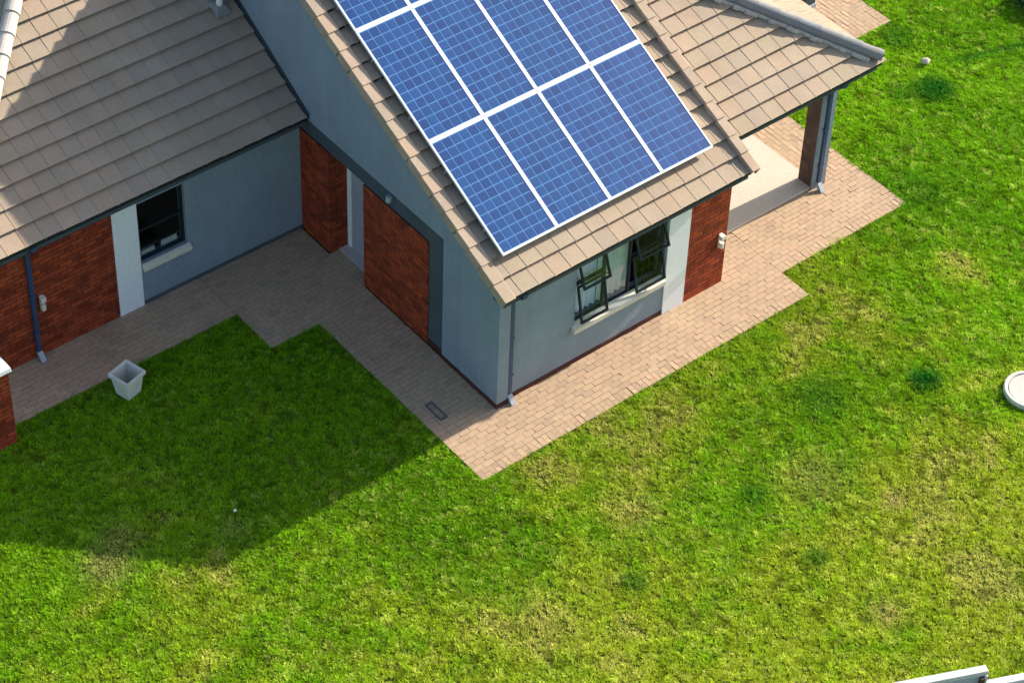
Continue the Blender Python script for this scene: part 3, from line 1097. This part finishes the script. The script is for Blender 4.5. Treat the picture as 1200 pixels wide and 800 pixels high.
def wseg(mb, s0, s1, w0, w1, z0, z1):
    q = [bB + bd * s0 + bn * w0, bB + bd * s1 + bn * w0, bB + bd * s1 + bn * w1, bB + bd * s0 + bn * w1]
    mb.hexa([(p.x, p.y, z0) for p in q] + [(p.x, p.y, z1) for p in q])


a = MB()
wseg(a, -3.2, -0.051, -0.108, -0.02, -0.03, 1.719)
a.build('wall_panel', M['wallpaint'], bw)
a = MB()
wseg(a, -3.2, 0.0, -0.115, 0.0, 1.72, 1.80)
wseg(a, -0.05, 0.0, -0.135, 0.004, 1.45, 1.719)
a.build('coping', M['coping'], bw, bevel=0.01)
a = MB()
wseg(a, 0.02, 6.0, -0.108, -0.02, -0.03, 1.375)
a.build('wall_panel', M['wallpaint'], bw)
a = MB()
wseg(a, 0.01, 6.0, -0.115, 0.0, 1.376, 1.45)
a.build('coping', M['coping'], bw, bevel=0.01)
a = MB()
wseg(a, -0.12, -0.052, -0.16, -0.109, 1.40, 1.70)
a.build('bracket', M['rust'], bw)

# ------------------------------------------------------------------ post on the terrace
po = empty('terrace_post', (11.39, 4.75, 0), 'dark grey post standing on the brick terrace behind the porch', 'post')
MB().box(11.26, 11.52, 4.62, 4.88, 0, 2.3).build('shaft', M['charcoal'], po)
MB().box(11.24, 11.54, 4.60, 4.90, -0.01, 0.09).build('base', M['wallpaint'], po)

# ------------------------------------------------------------------ bush added to darken the top right corner
SX, SY = 15.08, 1.98
sh = empty('added_shrub', (SX, SY, 0), 'added low dark green leafy bush to shade the upper right corner of the lawn', 'added_shrub')
a = MB()
rr = random.Random(5)
for i in range(2200):
    th, ph = rr.uniform(0, 2 * math.pi), math.acos(rr.uniform(-0.3, 1))
    rad = rr.uniform(0.5, 1.0) * (1 + 0.18 * math.sin(3 * th + 1) * math.sin(2 * ph))
    c_ = Vector((SX + 0.5 * rad * math.sin(ph) * math.cos(th), SY + 0.62 * rad * math.sin(ph) * math.sin(th), 0.10 + 0.26 * rad * math.cos(ph)))
    mtx = Euler((rr.uniform(-1, 1), rr.uniform(-1, 1), rr.uniform(0, 6.28))).to_matrix()
    L, W = rr.uniform(0.035, 0.065), rr.uniform(0.015, 0.025)
    a.quad([c_ + mtx @ Vector(q) for q in ((-L, 0, 0), (0, -W, 0.006), (L, 0, -0.008), (0, W, 0.006))], rr.random())
a.build('foliage', M['leaf'], sh)
a = MB()
for k in range(6):
    th = k * 1.05
    a.tube((SX + 0.04 * math.cos(th), SY + 0.04 * math.sin(th), -0.03), (SX + 0.3 * math.cos(th), SY + 0.3 * math.sin(th), 0.25), 0.016, 0.006, 6)
a.build('stem', M['bark'], sh)

# ------------------------------------------------------------------ grass
def vnoise(x, y, sc_, seed):
    r = np.random.default_rng(seed)
    tab = r.random((256, 256))
    u, v = x * sc_ + 500, y * sc_ + 500
    iu, iv = np.floor(u).astype(int), np.floor(v).astype(int)
    fu, fv = u - iu, v - iv
    fu, fv = fu * fu * (3 - 2 * fu), fv * fv * (3 - 2 * fv)
    g_ = lambda i, j: tab[i % 256, j % 256]
    return (g_(iu, iv) * (1 - fu) + g_(iu + 1, iv) * fu) * (1 - fv) + (g_(iu, iv + 1) * (1 - fu) + g_(iu + 1, iv + 1) * fu) * fv


def fbm(x, y, s, seed, octv=4):
    a_, tot, nrm = 1.0, 0, 0
    for k in range(octv):
        tot = tot + a_ * vnoise(x + 3.7 * k, y - 1.3 * k, s * 2 ** k, seed + k)
        nrm += a_
        a_ *= 0.55
    return tot / nrm


N = 560000
# the lawn that the photograph and a step to each side of it can see
X = rng.uniform(-12, 19, N)
Y = rng.uniform(-12.5, 6.5, N)
keep = np.ones(N, bool)
creep = 0.055 * (vnoise(X, Y, 2.2, 9) * 0.6 + vnoise(X, Y, 7.0, 10) * 0.6 - 0.45)   # grass creeping over the paving edge


def on_paving(x, y):
    m_ = np.zeros(len(x), bool)
    for x0, x1, y0, y1, d, brd in PAV:
        m_ |= (x > x0) & (x < x1) & (y > y0) & (y < y1)
    return m_ | ((x > -0.02) & (x < 7.9) & (y > -0.02)) | ((x < 0) & (y > Y1 - 0.05))


cr = np.maximum(creep, 0.0)
hit = np.ones(N, bool)
for dx_, dy_ in ((0, 0), (1, 0), (-1, 0), (0, 1), (0, -1)):
    hit &= on_paving(X + dx_ * cr, Y + dy_ * cr)
keep &= ~hit
near = np.zeros(N, bool)                 # and bare soil where the grass stands back from the edge
for dx_, dy_ in ((1, 0), (-1, 0), (0, 1), (0, -1)):
    near |= on_paving(X + dx_ * np.maximum(-creep, 0.0), Y + dy_ * np.maximum(-creep, 0.0))
keep &= ~(near & (creep < 0) & ~hit)
keep &= ~((X > -0.02) & (X < 7.9) & (Y > -0.02))
keep &= ~((X < 0) & (Y > Y1 - 0.05))
keep &= (X - mc.x) ** 2 + (Y - mc.y) ** 2 > 0.43 ** 2
keep &= ~((X > -6.83) & (X < -6.38) & (Y > 3.87) & (Y < 4.3))
keep &= (X - pc.x) ** 2 + (Y - pc.y) ** 2 > 0.15 ** 2
# far outside the view on either side nothing is planted
keep &= (Y > -8.2 - 0.55 * X - 4.0) & (Y < 11 + 0.9 * (X + 9))
X, Y = X[keep], Y[keep]
dry = fbm(X, Y, 0.55, 21) * 0.6 + fbm(X, Y, 2.6, 33, 3) * 0.4
lush = fbm(X, Y, 0.38, 51)
fine = fbm(X, Y, 9.0, 71, 3)
rnd = rng.random(len(X))


def sm(v, a_, b_):
    t_ = np.clip((v - a_) / (b_ - a_), 0, 1)
    return t_ * t_ * (3 - 2 * t_)


# distance towards the camera across the lawn: the middle of the lawn is thinner and yellower
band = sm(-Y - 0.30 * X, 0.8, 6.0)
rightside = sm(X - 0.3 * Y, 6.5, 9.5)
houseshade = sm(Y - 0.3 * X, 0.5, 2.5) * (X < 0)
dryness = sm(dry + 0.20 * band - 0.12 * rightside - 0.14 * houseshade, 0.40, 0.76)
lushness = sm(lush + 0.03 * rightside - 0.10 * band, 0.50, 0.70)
cv = np.array([0.215, 0.42, 0.012])
cy_ = np.array([0.38, 0.475, 0.030])
cl = np.array([0.155, 0.345, 0.010])
cs = np.array([0.62, 0.53, 0.20])
ck = np.array([0.020, 0.15, 0.015])
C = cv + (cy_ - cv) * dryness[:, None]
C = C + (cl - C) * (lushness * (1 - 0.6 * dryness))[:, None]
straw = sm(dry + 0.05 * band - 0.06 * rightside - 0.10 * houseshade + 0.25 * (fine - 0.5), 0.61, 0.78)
C = C + (cs - C) * (straw * 0.45)[:, None]
thin = straw * 0.6
tall = np.zeros(len(X))
speck = sm(fbm(X, Y, 12.0, 91, 2) + 0.08 * band + 0.08 * (dry - 0.5), 0.62, 0.78)
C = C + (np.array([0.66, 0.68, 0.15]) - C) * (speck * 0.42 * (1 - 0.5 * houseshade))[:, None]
dark = sm(fbm(X, Y, 8.0, 131, 2), 0.64, 0.80)
C = C * (1 - 0.45 * dark)[:, None]
for (x, y, r, k) in ((5.95, -3.75, 0.24, 1.0), (11.55, 1.45, 0.38, 0.9), (11.0, 1.75, 0.30, 0.5), (9.2, -0.35, 0.5, 0.35), (4.3, -3.0, 0.5, 0.5), (2.0, -3.9, 0.22, 0.6), (1.9, -5.4, 0.18, 0.7), (-0.6, -4.1, 0.20, 0.7), (12.1, 3.0, 0.35, 0.6)):
    d2 = ((X - x) ** 2 + (Y - y) ** 2) / r ** 2
    kk = k * np.exp(-d2 ** 2 * 0.8) * (0.75 + 0.5 * fine)
    C = C + (ck - C) * np.clip(kk, 0, 1)[:, None]
    tall = np.maximum(tall, kk)
# dark line on the lawn, a cast shadow put into the grass colour
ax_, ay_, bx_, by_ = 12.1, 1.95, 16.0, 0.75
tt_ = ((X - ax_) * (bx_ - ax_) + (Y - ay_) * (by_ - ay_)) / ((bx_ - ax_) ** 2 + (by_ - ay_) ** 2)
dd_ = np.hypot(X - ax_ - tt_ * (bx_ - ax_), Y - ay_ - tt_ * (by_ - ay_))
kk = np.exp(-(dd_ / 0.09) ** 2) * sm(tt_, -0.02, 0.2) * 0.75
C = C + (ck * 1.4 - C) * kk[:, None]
for (x, y, r, k) in ((-6.6, 0.9, 0.28, 0.75), (-6.2, 1.25, 0.22, 0.5), (3.7, -5.3, 0.16, 0.8), (2.0, -6.8, 0.2, 0.7), (0.3, -3.0, 0.3, 0.4), (-4.75, 0.35, 0.20, 0.25), (3.0, -4.2, 0.4, 0.35), (-2.2, -3.9, 0.4, 0.4)):
    d2 = ((X - x) ** 2 + (Y - y) ** 2) / r ** 2
    kk = np.clip(k * np.exp(-d2 * 0.7) * (0.5 + fine), 0, 1)
    C = C + (cs * 0.9 - C) * kk[:, None]
    thin = np.maximum(thin, kk)
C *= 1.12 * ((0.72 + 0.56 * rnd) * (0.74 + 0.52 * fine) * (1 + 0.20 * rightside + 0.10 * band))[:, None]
kp = rng.random(len(X)) > 0.45 * thin
X, Y, C, fine, thin, tall = X[kp], Y[kp], C[kp], fine[kp], thin[kp], tall[kp]
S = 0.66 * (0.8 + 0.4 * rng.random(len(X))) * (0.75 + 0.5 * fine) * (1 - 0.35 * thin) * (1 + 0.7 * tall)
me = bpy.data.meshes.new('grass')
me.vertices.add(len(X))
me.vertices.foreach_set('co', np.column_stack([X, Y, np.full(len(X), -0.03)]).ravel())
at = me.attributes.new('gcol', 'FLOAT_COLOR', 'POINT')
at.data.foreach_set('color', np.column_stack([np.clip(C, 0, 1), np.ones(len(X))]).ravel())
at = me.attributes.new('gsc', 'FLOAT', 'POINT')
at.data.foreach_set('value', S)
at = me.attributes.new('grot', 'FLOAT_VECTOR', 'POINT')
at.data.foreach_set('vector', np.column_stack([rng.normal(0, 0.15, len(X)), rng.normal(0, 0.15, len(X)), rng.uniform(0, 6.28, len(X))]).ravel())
grass = bpy.data.objects.new('grass', me)
col.objects.link(grass)
tag(grass, kind='stuff')

tufts = bpy.data.collections.new('tuft_sources')
for k in range(6):
    mb = MB()
    for i in range(10):
        rr_ = 0.055 * math.sqrt(random.random())
        th = random.uniform(0, 6.28)
        bx, by = rr_ * math.cos(th), rr_ * math.sin(th)
        hh = random.uniform(0.035, 0.075)
        ln = random.uniform(0.02, 0.065)
        dth = th + random.uniform(-1.4, 1.4)
        dx, dy = math.cos(dth), math.sin(dth)
        wx, wy = -dy * random.uniform(0.004, 0.0075), dx * 0.006
        p1 = (bx + dx * ln * 0.35, by + dy * ln * 0.35, hh * 0.65)
        p2 = (bx + dx * ln, by + dy * ln, hh)
        tt = random.random()
        mb.quad([(bx - wx, by - wy, 0), (bx + wx, by + wy, 0), (p1[0] + wx, p1[1] + wy, p1[2]), (p1[0] - wx, p1[1] - wy, p1[2])], tt)
        mb.quad([(p1[0] - wx, p1[1] - wy, p1[2]), (p1[0] + wx, p1[1] + wy, p1[2]), p2], tt)
    o = mb.build('grass_tuft', M['grass'], None, local=True)
    col.objects.unlink(o)
    tufts.objects.link(o)

ng = bpy.data.node_groups.new('plant_grass', 'GeometryNodeTree')
ng.interface.new_socket('Geometry', in_out='INPUT', socket_type='NodeSocketGeometry')
ng.interface.new_socket('Geometry', in_out='OUTPUT', socket_type='NodeSocketGeometry')
gi = ng.nodes.new('NodeGroupInput')
go = ng.nodes.new('NodeGroupOutput')
mp = ng.nodes.new('GeometryNodeMeshToPoints')
ip = ng.nodes.new('GeometryNodeInstanceOnPoints')
ci = ng.nodes.new('GeometryNodeCollectionInfo')
ci.inputs['Collection'].default_value = tufts
ci.inputs['Separate Children'].default_value = True
ci.inputs['Reset Children'].default_value = True
ip.inputs['Pick Instance'].default_value = True


def named(nm, dt):
    n_ = ng.nodes.new('GeometryNodeInputNamedAttribute')
    n_.data_type = dt
    n_.inputs['Name'].default_value = nm
    return n_.outputs['Attribute']


ri = ng.nodes.new('FunctionNodeRandomValue')
ri.data_type = 'INT'
ri.inputs[4].default_value = 0
ri.inputs[5].default_value = 5
er = ng.nodes.new('FunctionNodeEulerToRotation')
ng.links.new(named('grot', 'FLOAT_VECTOR'), er.inputs[0])
ng.links.new(gi.outputs[0], mp.inputs[0])
ng.links.new(mp.outputs[0], ip.inputs['Points'])
ng.links.new(ci.outputs[0], ip.inputs['Instance'])
ng.links.new(ri.outputs[2], ip.inputs['Instance Index'])
ng.links.new(er.outputs[0], ip.inputs['Rotation'])
ng.links.new(named('gsc', 'FLOAT'), ip.inputs['Scale'])
ng.links.new(ip.outputs[0], go.inputs[0])
md = grass.modifiers.new('plant_grass', 'NODES')
md.node_group = ng
